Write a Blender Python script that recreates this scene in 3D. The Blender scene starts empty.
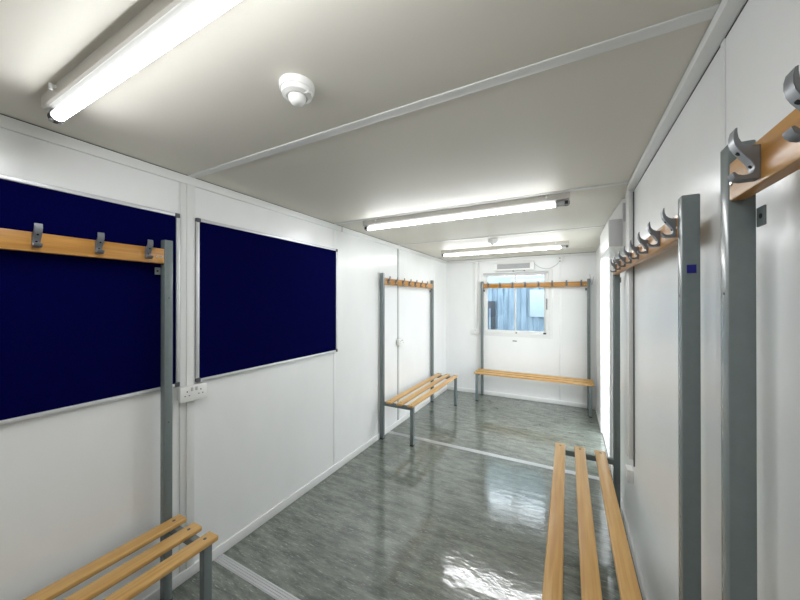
import bpy, bmesh, math, random
from mathutils import Vector, Matrix
random.seed(7)
SC = bpy.context.scene
COL = SC.collection
PI = math.pi

# ------------------------------------------------------------------ room numbers (metres)
XL, XR = -1.9275, 0.364          # left and right wall faces
YB, YF = 5.447, -0.72            # back wall and the wall behind the camera
ZC = 2.303                       # ceiling
EYE = 1.585

# ------------------------------------------------------------------ materials
def srgb(r, g, b):
    def f(c):
        c /= 255.0
        return c/12.92 if c <= 0.04045 else ((c+0.055)/1.055)**2.4
    return (f(r), f(g), f(b), 1.0)

def mat(name, col, rough=0.5, metal=0.0, spec=0.5):
    m = bpy.data.materials.new(name); m.use_nodes = True
    b = m.node_tree.nodes['Principled BSDF']
    b.inputs['Base Color'].default_value = col
    b.inputs['Roughness'].default_value = rough
    b.inputs['Metallic'].default_value = metal
    b.inputs['Specular IOR Level'].default_value = spec
    return m

def nodes(m):
    return m.node_tree.nodes, m.node_tree.links, m.node_tree.nodes['Principled BSDF']

def noise(m, scale, detail=3.0, stretch=(1, 1, 1), coord='Object', rough=0.55):
    n, l, b = nodes(m)
    tc = n.new('ShaderNodeTexCoord'); mp = n.new('ShaderNodeMapping')
    mp.inputs['Scale'].default_value = stretch
    l.new(tc.outputs[coord], mp.inputs['Vector'])
    t = n.new('ShaderNodeTexNoise'); t.inputs['Scale'].default_value = scale
    t.inputs['Detail'].default_value = detail; t.inputs['Roughness'].default_value = rough
    l.new(mp.outputs['Vector'], t.inputs['Vector'])
    return t.outputs['Fac'], mp

def ramp(m, fac, stops):
    n, l, b = nodes(m)
    r = n.new('ShaderNodeValToRGB')
    el = r.color_ramp.elements
    while len(el) < len(stops): el.new(0.5)
    for e, (p, c) in zip(el, stops): e.position = p; e.color = c
    l.new(fac, r.inputs['Fac'])
    return r.outputs['Color']

def mix(m, fac, a, b_, mode='MIX'):
    n, l, b = nodes(m)
    x = n.new('ShaderNodeMix'); x.data_type = 'RGBA'; x.blend_type = mode
    if isinstance(fac, float): x.inputs[0].default_value = fac
    else: l.new(fac, x.inputs[0])
    for s, v in ((6, a), (7, b_)):
        if isinstance(v, tuple): x.inputs[s].default_value = v
        else: l.new(v, x.inputs[s])
    return x.outputs[2]

def bump(m, fac, strength, dist=0.002):
    n, l, b = nodes(m)
    x = n.new('ShaderNodeBump'); x.inputs['Strength'].default_value = strength
    x.inputs['Distance'].default_value = dist
    l.new(fac, x.inputs['Height']); l.new(x.outputs['Normal'], b.inputs['Normal'])

# white steel-faced wall panels, very slightly wavy
M_WALL = mat('white_panel', srgb(231, 232, 230), 0.28, 0, 0.5)
f, _ = noise(M_WALL, 2.2, 2); bump(M_WALL, f, 0.25, 0.006)
f2, _ = noise(M_WALL, 3.0, 4, (1, 1, 0.5))
n_, l_, b_ = nodes(M_WALL)
l_.new(ramp(M_WALL, f2, [(0.3, srgb(236, 237, 236)), (0.75, srgb(242, 243, 242))]), b_.inputs['Base Color'])

M_CEIL = mat('ceiling_panel', srgb(225, 221, 210), 0.48, 0, 0.2)
f, _ = noise(M_CEIL, 1.4, 2, (1, 1, 1)); bump(M_CEIL, f, 0.3, 0.01)

M_TRIM = mat('white_trim', srgb(232, 233, 231), 0.35)
M_GAP = mat('dark_gap', srgb(70, 70, 66), 0.8)
M_SEAM = mat('panel_seam', srgb(170, 172, 172), 0.6)
M_PLASTIC = mat('white_plastic', srgb(236, 236, 233), 0.35)
M_HOUSING = mat('cream_enamel', srgb(212, 208, 200), 0.4)
M_GRILLE = mat('grey_grille', srgb(150, 152, 153), 0.5)
M_LGREY = mat('pale_grey_plastic', srgb(188, 189, 190), 0.45)
M_BLACK = mat('black_plastic', srgb(24, 24, 26), 0.45)
M_DARK = mat('dark_hole', srgb(18, 18, 18), 0.8)
M_ALU = mat('aluminium', (0.70, 0.71, 0.72, 1), 0.5, 0.75)
M_CAP = mat('grey_corner_plastic', srgb(84, 86, 90), 0.5)
M_SCREW = mat('screw_steel', (0.75, 0.74, 0.72, 1), 0.25, 1.0)
M_RUBBER = mat('black_rubber', srgb(30, 31, 32), 0.8)
M_STICK = mat('blue_sticker', srgb(6, 14, 120), 0.5)

# blue felt
M_FELT = mat('navy_felt', srgb(3, 5, 66), 1.0, 0, 0.05)
f, _ = noise(M_FELT, 260, 2)
n_, l_, b_ = nodes(M_FELT)
l_.new(ramp(M_FELT, f, [(0.3, srgb(1, 1, 50)), (0.7, srgb(2, 4, 66))]), b_.inputs['Base Color'])
bump(M_FELT, f, 0.4, 0.001)

# painted grey steel tube
M_STEEL = mat('grey_painted_steel', srgb(118, 127, 127), 0.24, 0.0, 0.5)
f, _ = noise(M_STEEL, 40, 3)
n_, l_, b_ = nodes(M_STEEL)
l_.new(ramp(M_STEEL, f, [(0.3, srgb(112, 122, 122)), (0.7, srgb(116, 126, 126))]), b_.inputs['Base Color'])
M_HOOK = mat('hook_aluminium', srgb(124, 127, 131), 0.36, 0.35)

# honey varnished wood, grain along the slat (local X)
def wood(name, lo, hi, dk):
    m = mat(name, hi, 0.32, 0, 0.5)
    n, l, b = nodes(m)
    f, mp = noise(m, 6, 5, (0.55, 14, 14))
    oi = n.new('ShaderNodeObjectInfo'); ad = n.new('ShaderNodeVectorMath'); ad.operation = 'SCALE'
    cb = n.new('ShaderNodeCombineXYZ')
    for i in range(3): l.new(oi.outputs['Random'], cb.inputs[i])
    l.new(cb.outputs[0], ad.inputs[0]); ad.inputs['Scale'].default_value = 9.0
    l.new(ad.outputs[0], mp.inputs['Location'])
    g, _ = noise(m, 3, 2, (0.35, 5, 5))
    c = ramp(m, f, [(0.25, lo), (0.6, hi)])
    d = ramp(m, g, [(0.60, (0, 0, 0, 1)), (0.72, (1, 1, 1, 1))])
    c = mix(m, d, c, dk)
    l.new(c, b.inputs['Base Color'])
    bump(m, f, 0.1, 0.001)
    return m
M_WOOD = wood('honey_wood', srgb(192, 144, 80), srgb(209, 167, 103), srgb(184, 134, 70))
M_RAIL = wood('rail_wood', srgb(168, 114, 48), srgb(192, 140, 70), srgb(130, 80, 28))

# grey-green vinyl with flecks running across the room
M_FLOOR = mat('flecked_vinyl', srgb(120, 126, 120), 0.16, 0, 0.6)
n_, l_, b_ = nodes(M_FLOOR)
fa, _ = noise(M_FLOOR, 5, 6, (1.0, 4.0, 1), rough=0.7)
fb, _ = noise(M_FLOOR, 20, 4, (1, 7.0, 1), rough=0.65)
fc, _ = noise(M_FLOOR, 1.3, 4, (1, 1, 1))
c = ramp(M_FLOOR, fa, [(0.36, srgb(92, 98, 91)), (0.52, srgb(124, 130, 122)), (0.66, srgb(148, 153, 145))])
fl = ramp(M_FLOOR, fb, [(0.58, (0, 0, 0, 1)), (0.70, (1, 1, 1, 1))])
c = mix(M_FLOOR, fl, c, srgb(196, 200, 193))
dk = ramp(M_FLOOR, fb, [(0.30, (1, 1, 1, 1)), (0.40, (0, 0, 0, 1))])
c = mix(M_FLOOR, dk, c, srgb(66, 72, 66))
c = mix(M_FLOOR, 0.5, c, ramp(M_FLOOR, fc, [(0.3, srgb(150, 152, 146)), (0.7, srgb(235, 238, 236))]), 'MULTIPLY')
l_.new(c, b_.inputs['Base Color'])
b_.inputs['IOR'].default_value = 1.75
rg = ramp(M_FLOOR, fa, [(0.35, (0.15, 0.15, 0.15, 1)), (0.65, (0.05, 0.05, 0.05, 1))])
l_.new(rg, b_.inputs['Roughness'])
fd, _ = noise(M_FLOOR, 9, 3, (1, 2.2, 1), rough=0.5)
bump(M_FLOOR, fd, 0.35, 0.004)

def emit(name, col, s):
    m = mat(name, col, 0.4)
    b = m.node_tree.nodes['Principled BSDF']
    b.inputs['Emission Color'].default_value = col
    b.inputs['Emission Strength'].default_value = s
    return m
M_TUBE = emit('lit_tube', (0.96, 0.98, 1.0, 1), 18.0)
M_TUBETOP = emit('lit_tube_upper', (0.90, 0.95, 1.0, 1), 0.5)

# glass that lets daylight pass
M_GLASS = bpy.data.materials.new('window_glass'); M_GLASS.use_nodes = True
nt = M_GLASS.node_tree; nt.nodes.clear()
o_ = nt.nodes.new('ShaderNodeOutputMaterial'); mx = nt.nodes.new('ShaderNodeMixShader')
tr = nt.nodes.new('ShaderNodeBsdfTransparent'); tr.inputs['Color'].default_value = (0.93, 0.96, 0.97, 1)
gl = nt.nodes.new('ShaderNodeBsdfGlossy'); gl.inputs['Roughness'].default_value = 0.02
fr = nt.nodes.new('ShaderNodeFresnel'); fr.inputs['IOR'].default_value = 1.45
nt.links.new(fr.outputs[0], mx.inputs[0]); nt.links.new(tr.outputs[0], mx.inputs[1])
nt.links.new(gl.outputs[0], mx.inputs[2]); nt.links.new(mx.outputs[0], o_.inputs['Surface'])

M_OUTWALL = mat('blue_grey_cladding', srgb(150, 176, 200), 0.6)
f, _ = noise(M_OUTWALL, 5, 4, (3, 3, 0.4))
n_, l_, b_ = nodes(M_OUTWALL)
l_.new(ramp(M_OUTWALL, f, [(0.3, srgb(66, 84, 99)), (0.7, srgb(106, 124, 137))]), b_.inputs['Base Color'])
M_OUTPANEL = mat('white_cladding_sheet', srgb(122, 136, 142), 0.5)
M_OUTDARK = mat('dark_navy_paint', srgb(8, 18, 28), 0.5)
M_GROUND = mat('pale_concrete', srgb(190, 188, 182), 0.9)
f, _ = noise(M_GROUND, 6, 5)
n_, l_, b_ = nodes(M_GROUND)
l_.new(ramp(M_GROUND, f, [(0.3, srgb(172, 170, 164)), (0.7, srgb(204, 202, 197))]), b_.inputs['Base Color'])

# ------------------------------------------------------------------ mesh helper
class MB:
    def __init__(self): self.bm = bmesh.new(); self.mi = 0
    def _set(self, faces):
        for f in faces: f.material_index = self.mi
    def box(self, x0, x1, y0, y1, z0, z1, bev=0.0, seg=2):
        r = bmesh.ops.create_cube(self.bm, size=1.0)
        vs = r['verts']
        for v in vs:
            v.co = Vector(((x0+x1)/2 + v.co.x*(x1-x0), (y0+y1)/2 + v.co.y*(y1-y0), (z0+z1)/2 + v.co.z*(z1-z0)))
        fs = set(f for v in vs for f in v.link_faces); self._set(fs)
        if bev > 0:
            es = list(set(e for v in vs for e in v.link_edges))
            rr = bmesh.ops.bevel(self.bm, geom=es, offset=bev, segments=seg, affect='EDGES', profile=0.5, clamp_overlap=True)
            self._set(rr['faces'])
        return self
    def prism(self, poly, axis, a0, a1):
        """poly: 2-D outline; axis 'x','y','z' = extrusion axis; remaining coords in order."""
        def P(p, a):
            if axis == 'x': return Vector((a, p[0], p[1]))
            if axis == 'y': return Vector((p[0], a, p[1]))
            return Vector((p[0], p[1], a))
        v0 = [self.bm.verts.new(P(p, a0)) for p in poly]
        v1 = [self.bm.verts.new(P(p, a1)) for p in poly]
        fs = [self.bm.faces.new(v0[::-1]), self.bm.faces.new(v1)]
        k = len(poly)
        for i in range(k):
            j = (i+1) % k
            fs.append(self.bm.faces.new((v0[i], v0[j], v1[j], v1[i])))
        self._set(fs); bmesh.ops.recalc_face_normals(self.bm, faces=fs)
        return self
    def cyl(self, p0, p1, r0, r1=None, seg=16):
        p0 = Vector(p0); p1 = Vector(p1); r1 = r0 if r1 is None else r1
        d = p1-p0; L = d.length
        q = Vector((0, 0, 1)).rotation_difference(d.normalized()).to_matrix().to_4x4()
        m = Matrix.Translation((p0+p1)/2) @ q
        r = bmesh.ops.create_cone(self.bm, cap_ends=True, cap_tris=False, segments=seg, radius1=r0, radius2=r1, depth=L, matrix=m)
        self._set(set(f for v in r['verts'] for f in v.link_faces))
        return self
    def lathe(self, prof, c, seg=40):
        """prof: (radius, z) list from top to bottom, closed on the axis where radius is 0."""
        rings = []
        for r, z in prof:
            if r < 1e-6: rings.append([self.bm.verts.new((c[0], c[1], c[2]+z))])
            else: rings.append([self.bm.verts.new((c[0]+r*math.cos(2*PI*i/seg), c[1]+r*math.sin(2*PI*i/seg), c[2]+z)) for i in range(seg)])
        fs = []
        for a, b in zip(rings, rings[1:]):
            for i in range(seg):
                j = (i+1) % seg
                if len(a) == 1 and len(b) == 1: continue
                if len(a) == 1: fs.append(self.bm.faces.new((a[0], b[i], b[j])))
                elif len(b) == 1: fs.append(self.bm.faces.new((a[j], a[i], b[0])))
                else: fs.append(self.bm.faces.new((a[i], b[i], b[j], a[j])))
        self._set(fs); bmesh.ops.recalc_face_normals(self.bm, faces=fs)
        return self
    def tube(self, pts, r, seg=8):
        pts = [Vector(p) for p in pts]
        for a, b in zip(pts, pts[1:]): self.cyl(a, b, r, seg=seg)
        return self
    def build(self, name, mats, parent=None, loc=None, smooth=True, angle=35):
        me = bpy.data.meshes.new(name)
        self.bm.to_mesh(me); self.bm.free()
        for m in (mats if isinstance(mats, (list, tuple)) else [mats]): me.materials.append(m)
        if smooth:
            me.shade_smooth(); me.set_sharp_from_angle(angle=math.radians(angle))
        o = bpy.data.objects.new(name, me); COL.objects.link(o)
        if parent is not None: o.parent = parent
        if loc is not None: o.location = loc
        return o

def thing(name, label, cat, loc=(0, 0, 0), rz=0.0, group=None):
    o = bpy.data.objects.new(name, None); COL.objects.link(o)
    o.empty_display_size = 0.1
    o.location = loc; o.rotation_euler = (0, 0, rz)
    o['label'] = label; o['category'] = cat
    if group: o['group'] = group
    return o
def tag(o, label, cat, group=None):
    o['label'] = label; o['category'] = cat
    if group: o['group'] = group
    return o
def struct(mb, name, mats, label, cat, smooth=True):
    o = mb.build(name, mats, smooth=smooth); o['kind'] = 'structure'
    o['label'] = label; o['category'] = cat
    return o

# ------------------------------------------------------------------ room shell
T = 0.07
DY0, DY1, DZ = 3.60, 4.50, 2.09          # doorway in the right wall
WX0, WX1, WZ0, WZ1 = -1.275, -0.265, 1.03, 2.06   # window hole in the back wall

struct(MB().box(XL-T, XR+T, YF-T, YB+T, -0.06, 0.0), 'floor', M_FLOOR, 'grey-green flecked glossy vinyl floor', 'floor')
struct(MB().box(XL-T, XR+T, YF-T, YB+T, ZC, ZC+0.06), 'ceiling', M_CEIL, 'pale glossy panelled ceiling', 'ceiling')
struct(MB().box(XL-T, XL, YF-T, YB+T, 0, ZC), 'wall_left', M_WALL, 'long white panelled wall with two blue notice boards', 'wall')
struct(MB().box(XL, XR, YF-T, YF, 0, ZC), 'wall_front', M_WALL, 'white wall behind the viewer', 'wall')
struct(MB().box(XL, WX0, YB, YB+T, 0, ZC).box(WX1, XR, YB, YB+T, 0, ZC)
       .box(WX0, WX1, YB, YB+T, 0, WZ0).box(WX0, WX1, YB, YB+T, WZ1, ZC),
       'wall_back', M_WALL, 'white end wall with the sliding window', 'wall')
struct(MB().box(XR, XR+T, YF-T, DY0, 0, ZC).box(XR, XR+T, DY1, YB+T, 0, ZC)
       .box(XR, XR+T, DY0, DY1, DZ, ZC),
       'wall_right', M_WALL, 'white right-hand wall with the doorway', 'wall')

# skirtings
def skirt(poly_x0, x1, y0, y1, name, lab):
    struct(MB().box(poly_x0, x1, y0, y1, 0, 0.062, 0.003), name, M_TRIM, lab, 'skirting')
skirt(XL, XL+0.014, YF, YB, 'baseboard_left', 'white skirting along the notice board wall')
skirt(XL+0.014, XR-0.014, YB-0.014, YB, 'baseboard_back', 'white skirting under the window wall')
struct(MB().box(XR-0.014, XR, YF, DY0-0.05, 0, 0.062, 0.003).box(XR-0.014, XR, DY1+0.05, YB-0.014, 0, 0.062, 0.003),
       'baseboard_right', M_TRIM, 'white skirting either side of the doorway', 'skirting')

# ceiling edge trims
m = MB(); m.box(XL, XL+0.012, YF, YB, ZC-0.052, ZC-0.004, 0.002); m.mi = 1; m.box(XL, XL+0.008, YF, YB, ZC-0.004, ZC)
m.box(XL, XL+0.0135, 2.43, 2.434, ZC-0.052, ZC-0.004)
struct(m, 'trim_1', [M_TRIM, M_GAP], 'white cover strip where the left wall meets the ceiling', 'trim')
m = MB(); m.box(XR-0.04, XR, YF, 2.40, ZC-0.032, ZC-0.002, 0.003); m.mi = 1; m.box(XR-0.036, XR, YF, 2.40, ZC-0.002, ZC)
m.box(XR-0.002, XR, YF, 2.40, ZC-0.034, ZC-0.032)
struct(m, 'trim_2', [M_TRIM, M_GAP], 'square white cover strip where the right wall meets the ceiling', 'trim')
m = MB(); m.box(XL+0.012, XR, YB-0.012, YB, ZC-0.045, ZC-0.004, 0.002); m.mi = 1; m.box(XL+0.012, XR, YB-0.008, YB, ZC-0.004, ZC)
struct(m, 'trim_3', [M_TRIM, M_GAP], 'white cover strip above the window wall', 'trim')
# ceiling joint strips
for i, (y, w) in enumerate(((1.056, 0.042), (2.335, 0.036), (3.60, 0.036), (4.87, 0.030))):
    m = MB(); m.box(XL+0.012, XR-0.04, y-w/2, y+w/2, ZC-0.005, ZC, 0.0015); m.mi = 1
    m.box(XL+0.012, XR-0.04, y+w/2, y+w/2+0.004, ZC-0.0015, ZC)
    struct(m, 'trim_%d' % (4+i), [M_TRIM, M_GAP], 'white joint strip across the ceiling, number %d from the near end' % (i+1), 'trim')
# wall joint strips
m = MB(); m.box(XL, XL+0.006, 0.998, 1.072, 0.062, ZC-0.052, 0.001); m.box(XL+0.006, XL+0.012, 1.03, 1.074, 0.062, ZC-0.052, 0.002)
struct(m, 'trim_8', M_TRIM, 'white upright joint strip between the two notice boards', 'trim')
m = MB(); m.box(XL, XL+0.002, 2.318, 2.348, 0.062, ZC-0.052, 0.0006); m.box(XL, XL+0.002, 4.86, 4.88, 0.062, ZC-0.052, 0.0006)
struct(m, 'trim_9', M_WALL, 'faint upright joint strips on the left wall', 'trim')
m = MB(); m.box(XL, XL+0.012, 3.585, 3.62, 0.062, ZC-0.052, 0.002); m.mi = 1; m.box(XL, XL+0.005, 3.575, 3.585, 0.062, ZC-0.052)
struct(m, 'trim_10', [M_TRIM, M_SEAM], 'white cable trunking behind the bench rack on the left wall', 'trim')
m = MB(); m.box(XR-0.003, XR, 1.125, 1.15, 0.062, ZC-0.033, 0.001)
struct(m, 'trim_11', M_WALL, 'faint upright joint strip on the near right wall', 'trim')
m = MB(); m.box(XR-0.028, XR, 2.42, 2.50, 0.60, ZC, 0.003); m.box(XR-0.02, XR, 2.56, 2.60, 0.56, ZC, 0.002); m.mi = 1; m.box(XR-0.006, XR, 2.414, 2.42, 0.56, ZC-0.04)
struct(m, 'trim_12', [M_TRIM, M_CAP], 'white upright trunking on the right wall', 'trim')
m = MB(); m.box(-1.43, -1.375, YB-0.02, YB, 1.10, ZC-0.045, 0.003); m.box(-1.345, -1.325, YB-0.01, YB, 1.10, ZC-0.045, 0.002)
struct(m, 'trim_13', M_TRIM, 'white upright trunking left of the window', 'trim')
m = MB(); m.box(-0.12, -0.09, YB-0.003, YB, 0.062, 2.16, 0.001)
struct(m, 'trim_14', M_WALL, 'faint upright joint strip right of the window', 'trim')

# ribbed aluminium floor strips
for i, y in enumerate((1.215, 3.335)):
    m = MB(); m.box(XL+0.014, XR-0.014, y-0.03, y+0.03, 0, 0.003, 0.001, 1)
    for k in range(4):
        yy = y-0.021+k*0.014
        m.box(XL+0.014, XR-0.014, yy-0.0035, yy+0.0035, 0.003, 0.0055, 0.001, 1)
    struct(m, 'trim_%d' % (15+i), M_ALU, ('ribbed metal floor strip nearest the camera', 'ribbed metal floor strip by the far bench')[i], 'trim')

# ------------------------------------------------------------------ doorway and open door
m = MB()
m.box(XR-0.018, XR+T+0.01, DY0-0.045, DY0+0.006, 0.001, DZ+0.045, 0.003)
m.box(XR-0.018, XR+T+0.01, DY1-0.006, DY1+0.045, 0.001, DZ+0.045, 0.003)
m.box(XR-0.018, XR+T+0.01, DY0+0.006, DY1-0.006, DZ-0.006, DZ+0.045, 0.003)
m.mi = 1
m.box(XR-0.004, XR+T+0.02, DY0+0.006, DY1-0.006, 0.001, 0.018, 0.003)
struct(m, 'door_frame', [M_TRIM, M_ALU], 'white frame of the doorway in the right wall', 'door frame').name = 'trim_17'
dx0 = XR+T+0.02
d = MB().box(dx0, dx0+0.86, DY1-0.005, DY1+0.037, 0.02, DZ-0.005, 0.003).build('door_1', M_TRIM)
d['kind'] = 'structure'; d['label'] = 'white door standing open outwards, lit by daylight'; d['category'] = 'door'
h = MB(); h.box(dx0+0.78, dx0+0.815, DY1-0.013, DY1-0.005, 0.98, 1.14, 0.003); h.cyl((dx0+0.797, DY1-0.013, 1.09), (dx0+0.797, DY1-0.055, 1.09), 0.008)
h.cyl((dx0+0.805, DY1-0.05, 1.09), (dx0+0.69, DY1-0.05, 1.09), 0.009)
h.build('door_handle', M_ALU, d)
for z in (0.3, 1.05, 1.85):
    MB().cyl((dx0-0.004, DY1-0.012, z-0.045), (dx0-0.004, DY1-0.012, z+0.045), 0.008).build('hinge', M_ALU, d)

# ------------------------------------------------------------------ window in the back wall
w = MB(); fx = 0.045
w.box(WX0, WX1, YB-0.012, YB+0.05, WZ0, WZ0+0.05, 0.003)
w.box(WX0, WX1, YB-0.012, YB+0.05, WZ1-0.045, WZ1, 0.003)
w.box(WX0, WX0+0.05, YB-0.012, YB+0.05, WZ0+0.05, WZ1-0.045, 0.003)
w.box(WX1-0.045, WX1, YB-0.012, YB+0.05, WZ0+0.05, WZ1-0.045, 0.003)
w.box(WX0-0.03, WX1+0.06, YB-0.004, YB, WZ0-0.03, WZ0, 0.001)
w.box(WX1, WX1+0.06, YB-0.004, YB, WZ0, WZ1+0.02, 0.001)
w.mi = 1
w.box(WX0+0.005, WX1-0.005, YB-0.02, YB-0.008, WZ1-0.035, WZ1-0.012, 0.002)
win = w.build('window_1', [M_TRIM, M_LGREY]); win['kind'] = 'structure'
win['label'] = 'white framed two-pane sliding window in the end wall'; win['category'] = 'window'
s = MB()
for (a, b, yy) in ((WX0+0.05, -0.745, 0.012), (-0.775, WX1-0.045, 0.030)):
    s2 = MB()
    z0, z1 = WZ0+0.05, WZ1-0.045
    s2.box(a, b, YB+yy, YB+yy+0.016, z0, z0+0.022, 0.002).box(a, b, YB+yy, YB+yy+0.016, z1-0.018, z1, 0.002)
    s2.box(a, a+0.02, YB+yy, YB+yy+0.016, z0+0.022, z1-0.018, 0.002).box(b-0.02, b, YB+yy, YB+yy+0.016, z0+0.022, z1-0.018, 0.002)
    so = s2.build('sliding_sash', M_TRIM, win)
    MB().box(a+0.02, b-0.02, YB+yy+0.006, YB+yy+0.010, z0+0.022, z1-0.018).build('pane', M_GLASS, so, smooth=False)
MB().box(WX0+0.012, WX0+0.030, YB-0.028, YB-0.012, 1.50, 1.66, 0.004).build('window_handle', M_PLASTIC, win)
MB().box(-0.752, -0.728, YB-0.022, YB-0.012, WZ0+0.028, WZ0+0.046, 0.003).build('latch', M_CAP, win)
MB().box(WX1-0.075, WX1-0.035, YB-0.026, YB-0.012, WZ0+0.034, WZ0+0.056, 0.003).build('latch', M_BLACK, win)
MB().box(WX1-0.032, WX1-0.018, YB-0.020, YB-0.012, 1.45, 1.62, 0.002).build('window_handle', M_CAP, win)
s.bm.free()

# ------------------------------------------------------------------ outside
g = MB().box(-14, 14, -12, 16, -0.16, -0.08).build('ground_outside', M_GROUND); g['kind'] = 'structure'
g['label'] = 'pale concrete yard outside'; g['category'] = 'ground'; g.name = 'floor_outside'
nb = thing('cabin', 'blue-grey corrugated cabin seen through the end window', 'building', (-1.0, YB+1.75, -0.08))
prof = []
x = -4.2
step = 0.24
pts_f = []
while x < 4.2:
    pts_f += [(x, 0.0), (x+0.10, 0.0), (x+0.12, 0.03), (x+0.22, 0.03)]
    x += step
poly = pts_f + [(x, 0.12), (-4.2, 0.12)]
MB().prism(poly, 'z', 0.0, 2.05).build('wall', M_OUTWALL, nb, smooth=False)
MB().box(-4.22, 4.3, -0.05, 0.13, 2.05, 2.75, 0.01).build('roof_edge', M_OUTPANEL, nb)
MB().box(0.29, 0.95, -0.03, -0.002, 1.33, 1.90, 0.005).build('panel', M_OUTPANEL, nb)
dm = MB().box(-0.64, -0.42, -0.035, -0.002, 0.05, 1.66, 0.005).build('door', M_OUTDARK, nb)
MB().box(-0.55, -0.51, -0.055, -0.036, 0.2, 1.5, 0.004).build('handrail', M_OUTWALL, dm)

# ------------------------------------------------------------------ bench with coat rail
HOOK = [(35,85),(38.5,84),(41,75),(41,66),(38.5,57),(33.5,49),(26.5,41),(19,33),(13,25.5),(9.5,18),(9.5,12.5),
        (12,8.5),(18,6.5),(27,6.5),(34,8.5),(39.5,13.5),(43,12.5),(40,5.5),(34,1.2),(26,-1),(0,-1),(0,52),
        (13,52.5),(22,55.5),(29.5,61.5),(33.5,69),(35,78)]
hm = MB()
hm.prism([(-0.0+a*0.82/1000.0, b*1.07/1000.0) for a, b in HOOK], 'x', -0.0115, 0.0115)
bmesh.ops.bevel(hm.bm, geom=[e for e in hm.bm.edges if abs(e.verts[0].co.x-e.verts[1].co.x) < 1e-5], offset=0.0009, segments=2, affect='EDGES', clamp_overlap=True)
hm.mi = 1
hm.cyl((0, 0.0290*0.82, 0.0455*1.07), (0, 0.0308*0.82, 0.0437*1.07), 0.0036, seg=12)
hm.cyl((0, 0.0100*0.82, 0.0213*1.07), (0, 0.0120*0.82, 0.0200*1.07), 0.0032, seg=12)
HOOK_OBJ = hm.build('hook', [M_HOOK, M_DARK])
HOOK_ME = HOOK_OBJ.data
bpy.data.objects.remove(HOOK_OBJ)

PW, V0, V1 = 0.040, 0.036, 0.078      # post: width along the bench, back and front
SEAT = 0.452

def make_bench(label, loc, rz, L, hooks, dv=0.0, sticker=None, PZ=1.910, RZ0=1.795, hdz=0.0):
    """u (local x) runs along the wall from one end frame to the other, v (local y) out of the wall."""
    RZ1 = RZ0+0.077                       # coat rail
    root = thing('bench_with_coat_rail', label, 'bench', loc, rz, 'changing room benches with coat rails')
    slat_v = [(0.100+dv, 0.171+dv), (0.234+dv, 0.305+dv), (0.368+dv, 0.439+dv)]
    lv0, lv1 = 0.392+dv, 0.430+dv
    for k, u in enumerate((0.0, L-PW)):
        m = MB(); m.box(u, u+PW, V0, V1, 0.012, PZ, 0.004)
        p = m.build('post', M_STEEL, root)
        MB().box(u-0.001, u+PW+0.001, V0-0.001, V1+0.001, 0.0, 0.014, 0.002).build('foot_cap', M_RUBBER, p)
        s = 1 if k == 0 else -1
        ui = u+PW if k == 0 else u                       # inner face
        # slotted fixing tab towards the inside
        a, b = sorted((ui-s*0.004, ui+s*0.025))
        t = MB(); t.box(a, b, V0-0.004, V0, RZ0-0.056, RZ0-0.018, 0.0015)
        t.mi = 1; c = (a+b)/2+s*0.003; t.cyl((c, V0-0.0005, RZ0-0.037), (c, V0+0.001, RZ0-0.037), 0.005, seg=12)
        t.build('wall_bracket', [M_STEEL, M_DARK], root)
        # screw holes on the front of the post
        for z in (1.60, 0.95):
            MB().cyl((u+PW*0.5, V1-0.002, z), (u+PW*0.5, V1+0.0006, z), 0.003, seg=10).build('bolt_hole', M_DARK, p)
        # seat arm and front leg
        MB().box(u+0.004, u+PW-0.004, V1, lv0, 0.388, 0.428, 0.003).build('seat_arm', M_STEEL, root)
        lg = MB().box(u, u+PW, lv0, lv1, 0.012, 0.428, 0.004).build('leg', M_STEEL, root)
        MB().box(u-0.001, u+PW+0.001, lv0-0.001, lv1+0.001, 0.0, 0.014, 0.002).build('foot_cap', M_RUBBER, lg)
        if sticker == k:
            pu = u if k == 0 else u+PW
            q = MB(); q.box(min(pu, pu-s*0.0015), max(pu, pu-s*0.0015), V0+0.010, V0+0.031, 1.665, 1.689)
            so = q.build('sticker', M_STICK, p); so['label'] = 'small square blue sticker'
    for (a, b) in slat_v:
        sl = MB().box(-0.026, L+0.026, a, b, 0.428, SEAT, 0.006, 3).build('slat', M_WOOD, root)
        for u in (PW*0.5, L-PW*0.5):
            m = MB(); m.cyl((u, (a+b)/2, SEAT-0.001), (u, (a+b)/2, SEAT+0.0012), 0.0075, seg=14)
            m.build('bolt', M_CAP, sl)
    rail = MB().box(PW+0.0005, L-PW-0.0005, V1-0.028, V1-0.001, RZ0, RZ1, 0.004, 2).build('coat_rail', M_RAIL, root)
    for u in (PW+0.014, PW+0.034, L-PW-0.014, L-PW-0.034):
        m = MB(); z = RZ0+0.034; m.lathe([(0.0001, 0.003), (0.004, 0.0026), (0.006, 0.0)], (0, 0, 0), 14)
        bmesh.ops.rotate(m.bm, verts=m.bm.verts, cent=(0, 0, 0), matrix=Matrix.Rotation(-PI/2, 3, 'X'))
        bmesh.ops.translate(m.bm, verts=m.bm.verts, vec=(u, V1-0.0012, z))
        m.build('screw', M_SCREW, rail)
    for u in hooks:
        o = bpy.data.objects.new('hook', HOOK_ME); COL.objects.link(o)
        o.parent = rail; o.location = (u, V1-0.001, RZ0+0.009+hdz)
    return root

L1 = 1.59
# left wall benches: v = +X, u = -Y
make_bench('bench and coat rail before the nearest blue notice board, cut off by left edge',
           (XL, 0.926, 0), -PI/2, L1, [0.117+0.1875*i for i in range(8)], -0.006, PZ=1.904, RZ0=1.778, hdz=0.009)
make_bench('bench and coat rail on the left wall beyond both blue notice boards',
           (XL-0.020, 4.680, 0), -PI/2, 1.56, [0.325+0.187*i for i in range(7)], 0.028, PZ=1.908, RZ0=1.775)
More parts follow.
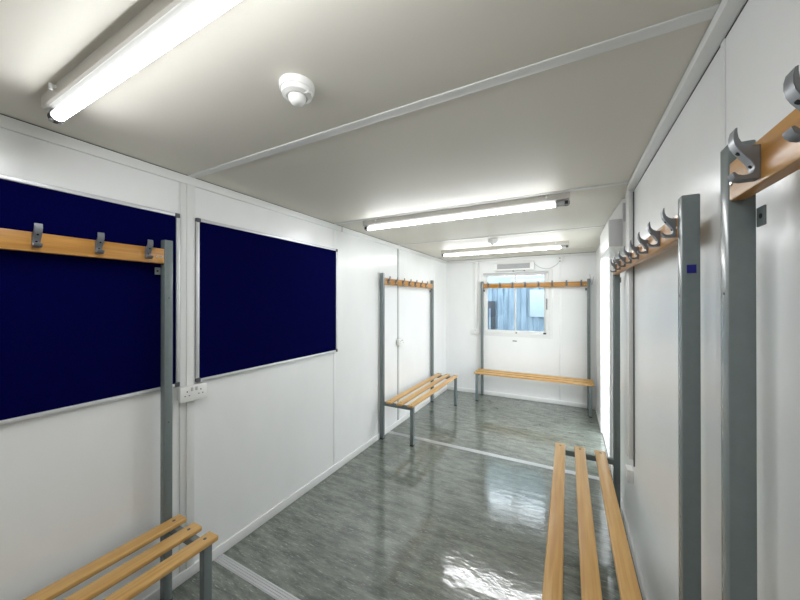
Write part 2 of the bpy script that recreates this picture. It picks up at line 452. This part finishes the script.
# back wall bench: v = -Y, u = -X
make_bench('bench and coat rail across the end wall beneath the window',
           (0.289, YB, 0), PI, L1, [0.115+0.1925*i for i in range(8)], -0.004)
# right wall benches: v = -X, u = +Y
make_bench('bench and coat rail on the right wall before the doorway, blue sticker on its post',
           (XR+0.006, 1.196, 0), PI/2, 1.618, [0.064+0.193*i for i in range(8)], 0.021, sticker=0, PZ=1.892, RZ0=1.773)
make_bench('nearest coat rail bench on the right wall, cut off by the right edge',
           (XR+0.003, -0.672, 0), PI/2, 1.597, [0.10+0.1965*i for i in range(7)]+[1.445], 0.014, PZ=1.907, RZ0=1.787)

# ------------------------------------------------------------------ notice boards
def board(label, y0, y1, z0, z1):
    r = thing('notice_board', label, 'notice board', (XL, (y0+y1)/2, z0), 0, 'blue notice boards')
    h = (y1-y0)/2; H = z1-z0; fw = 0.019; dx = 0.006
    MB().box(dx, dx+0.008, -h+0.006, h-0.006, 0.006, H-0.006).build('felt', M_FELT, r)
    f = MB()
    for (a, b, c, d) in ((-h+fw, h-fw, 0, fw), (-h+fw, h-fw, H-fw, H), (-h, -h+fw, fw, H-fw), (h-fw, h, fw, H-fw)):
        f.box(dx, dx+0.015, a, b, c, d, 0.003)
    f.build('frame', M_ALU, r)
    for a in (-1, 1):
        for c in (0, 1):
            y = a*h; z = c*H
            MB().box(dx-0.001, dx+0.0175, min(y, y-a*0.026), max(y, y-a*0.026), min(z, z+(1-2*c)*0.026), max(z, z+(1-2*c)*0.026), 0.004).build('corner_cap', M_CAP, r)
board('blue felt notice board behind the nearest bench rack, cut off by the left edge', -0.26, 0.990, 1.110, 2.070)
board('blue felt notice board fully in view, right of the double socket', 1.077, 2.358, 1.110, 2.070)

# ------------------------------------------------------------------ strip lights
def strip_light(label, x0, x1, y):
    r = thing('strip_light', label, 'ceiling light', ((x0+x1)/2, y, ZC), 0, 'fluorescent strip lights')
    h = (x1-x0)/2
    b = MB(); b.prism([(-0.031, 0.0), (-0.031, -0.039), (-0.025, -0.044), (0.025, -0.044), (0.031, -0.039), (0.031, 0.0)], 'x', -h, h)
    b.build('housing', M_HOUSING, r)
    tb = MB().cyl((-h+0.034, 0, -0.0645), (h-0.078, 0, -0.0645), 0.0185, seg=24)
    tb.bm.normal_update()
    for fc in tb.bm.faces:                       # LED tube: the back half towards the ceiling is dimmer
        if fc.normal.z > -0.05: fc.material_index = 1
    tb.build('tube', [M_TUBE, M_TUBETOP], r)
    for s in (-1, 1):
        c = MB(); a, e = sorted((s*(h-0.003), s*(h-0.03)))
        c.box(a, e, -0.016, 0.016, -0.083, -0.043, 0.004)
        a, e = s*(h-0.012), s*(h-(0.086 if s > 0 else 0.042))
        c.cyl((a, 0, -0.0645), (e, 0, -0.0645), 0.0192, seg=18)
        c.mi = 1; c.cyl((s*(h-0.010), 0, -0.0645), (s*(h-0.030), 0, -0.0645), 0.0198, seg=18); c.cyl((s*(h-0.0035), 0, -0.0645), (s*(h-0.0005), 0, -0.0645), 0.012, seg=14)
        c.build('lamp_holder', [M_LGREY, M_BLACK], r)
    for s in (-1, 1):
        k = MB(); k.cyl((s*(h-0.14), -0.031, -0.012), (s*(h-0.14), -0.045, -0.018), 0.005, seg=12); k.cyl((s*(h-0.14), -0.044, -0.010), (s*(h-0.14), -0.044, -0.028), 0.0055, seg=12)
        k.build('clip', M_PLASTIC, r)
    return r
strip_light('lit fluorescent strip light nearest the camera, cut off by the top edge', -1.628, 0.02, 0.425)
strip_light('lit fluorescent strip light in the middle of the ceiling', -1.620, 0.012, 2.386)
strip_light('lit fluorescent strip light farthest away, close to the end window', -1.600, 0.012, 4.31)

# ------------------------------------------------------------------ ceiling sensors
def sensor(label, x, y, r):
    t = thing('ceiling_sensor', label, 'sensor', (x, y, ZC), 0, 'round white ceiling sensors')
    b = MB(); b.lathe([(0, 0), (r, 0), (r, -0.018), (r*0.97, -0.021), (r*0.9, -0.022), (r*0.9, -0.026), (r*0.86, -0.036), (r*0.62, -0.041), (r*0.60, -0.039), (0, -0.039)], (0, 0, 0), 44)
    b.box(r*0.62, r*0.9, -0.004, 0.004, -0.041, -0.024)
    b.build('housing', M_PLASTIC, t)
    MB().lathe([(0, -0.036), (r*0.5, -0.038), (r*0.48, -0.050), (r*0.36, -0.061), (r*0.18, -0.067), (0, -0.068)], (0, 0, 0), 32).build('lens', M_PLASTIC, t)
sensor('round white ceiling sensor between the near strip light and the joint strip', -0.795, 0.772, 0.056)
sensor('small round white ceiling sensor just before the farthest strip light', -0.778, 3.80, 0.056)

# ------------------------------------------------------------------ sockets
def socket(label, loc, rz, name='socket', holes=True, w=0.146, hgt=0.086, d=0.034):
    """local x along the wall, local -y out of the wall."""
    t = thing(name, label, 'socket', loc, rz)
    MB().box(-w/2+0.003, w/2-0.003, -d+0.008, 0, 0.003, hgt-0.003, 0.002).build('back_box', M_PLASTIC, t)
    p = MB().box(-w/2, w/2, -d, -d+0.009, 0, hgt, 0.003).build('face_plate', M_PLASTIC, t)
    if holes:
        for s in (-1, 1):
            k = MB()
            cx = s*0.037
            k.box(cx-0.0025, cx+0.0025, -d-0.0005, -d+0.001, 0.052, 0.060)
            for q in (-1, 1): k.box(cx+q*0.011-0.0035, cx+q*0.011+0.0035, -d-0.0005, -d+0.001, 0.031, 0.0355)
            k.build('pin_holes', M_DARK, p)
            MB().box(s*0.012-0.006, s*0.012+0.006, -d-0.003, -d, 0.055, 0.075, 0.002).build('switch', M_LGREY, p)
    return t
socket('white double wall socket under the gap between the two blue notice boards', (XL+0.012, 1.052, 1.020), PI/2)
socket('white double wall socket behind the far left bench rack', (XL+0.0125, 3.61, 1.015), PI/2, w=0.146)
socket('white double wall socket left of the end window', (-1.41, YB, 1.020), 0)
socket('small white outlet low on the right wall below the upright trunking', (XR, 2.50, 0.43), -PI/2, w=0.086, holes=False)

# fused spur + heater
sp = socket('small white switch box on the end wall right of the heater', (-0.108, YB, 2.172), 0, name='switch_box', holes=False, w=0.086, hgt=0.086)
for z in (0.02, 0.066):
    MB().box(-0.012, 0.012, -0.0365, -0.0338, z-0.005, z+0.005, 0.001).build('switch', M_CAP, sp)

ht = thing('wall_heater', 'white fan heater with grey grille mounted above the end window', 'heater', (-0.767, YB, 2.075))
hb = MB(); hb.prism([(0, 0), (-0.075, 0), (-0.085, 0.012), (-0.085, 0.115), (-0.075, 0.128), (0, 0.128)], 'x', -0.30, 0.30)
hb.build('body', M_PLASTIC, ht)
gr = MB(); gr.box(-0.262, 0.24, -0.088, -0.084, 0.030, 0.108, 0.001)
gr.mi = 1
for k in range(30):
    x = -0.255+k*0.0168; gr.box(x, x+0.007, -0.0905, -0.087, 0.035, 0.103)
gr.build('grille', [M_GRILLE, M_LGREY], ht)
for x in (-0.012, 0.155):
    MB().cyl((x, -0.06, -0.012), (x, -0.06, 0.002), 0.012, 0.011, seg=14).build('knob', M_BLACK if x > 0 else M_CAP, ht)
pts = []
for i in range(17):
    t = i/16.0
    x = 0.30+t*0.345; z = 0.10-0.22*t*(1-t)*1.6+(-0.004)*t
    pts.append((x, -0.03, z))
MB().tube(pts, 0.004).build('power_cable', M_LGREY, ht)

# hanging loop of cable in the far right corner
pts = []
for i in range(21):
    t = i/20.0
    pts.append((0.285+0.055*t, YB-0.003, 1.98-0.155*math.sin(PI*min(1, t*1.15)*0.92) - 0.0))
tag(MB().tube(pts, 0.004).build('cable', M_LGREY), 'thin pale cable hooked on the end wall in the far right corner', 'cable')

# distribution board over the doorway
db = thing('distribution_board', 'white boxed electrical board high on the right wall above the hooks', 'fuse box', (XR, 2.62, 1.955))
q = [(0, 0.0), (-0.115, 0.0), (-0.118, 0.19), (-0.035, 0.325), (0, 0.325)]
MB().prism(q, 'y', 0.0, 0.62).build('housing', M_PLASTIC, db)
MB().box(-0.112, -0.035, -0.004, 0.0, 0.006, 0.19, 0.001).build('end_cover', M_LGREY, db)
MB().box(-0.034, -0.012, -0.010, 0.0, 0.17, 0.295, 0.001).build('cable_cover', M_LGREY, db)

# small plate under the window
tag(MB().box(-0.80, -0.735, YB-0.004, YB, 0.925, 0.94, 0.001).build('wall_plate', M_CAP), 'tiny dark metal plate on the end wall just below the window', 'plate')

# ------------------------------------------------------------------ daylight
w = bpy.data.worlds.new('sky'); SC.world = w; w.use_nodes = True
bg = w.node_tree.nodes['Background']
bg.inputs['Color'].default_value = (0.88, 0.945, 1.0, 1)
bg.inputs['Strength'].default_value = 3.0

# ------------------------------------------------------------------ camera
cam = bpy.data.cameras.new('camera'); co = bpy.data.objects.new('camera', cam); COL.objects.link(co)
cam.sensor_fit = 'HORIZONTAL'; cam.sensor_width = 36.0
cam.lens = 317.6*36.0/800.0
cam.clip_start = 0.01
co.location = (0, 0, EYE)
co.rotation_euler = (PI/2+math.radians(0.169), 0, math.radians(27.865))
SC.camera = co
SC.view_settings.view_transform = 'Standard'
SC.view_settings.look = 'None'
SC.view_settings.gamma = 1.0
SC.view_settings.use_curve_mapping = False
SC.view_settings.exposure = 1.54
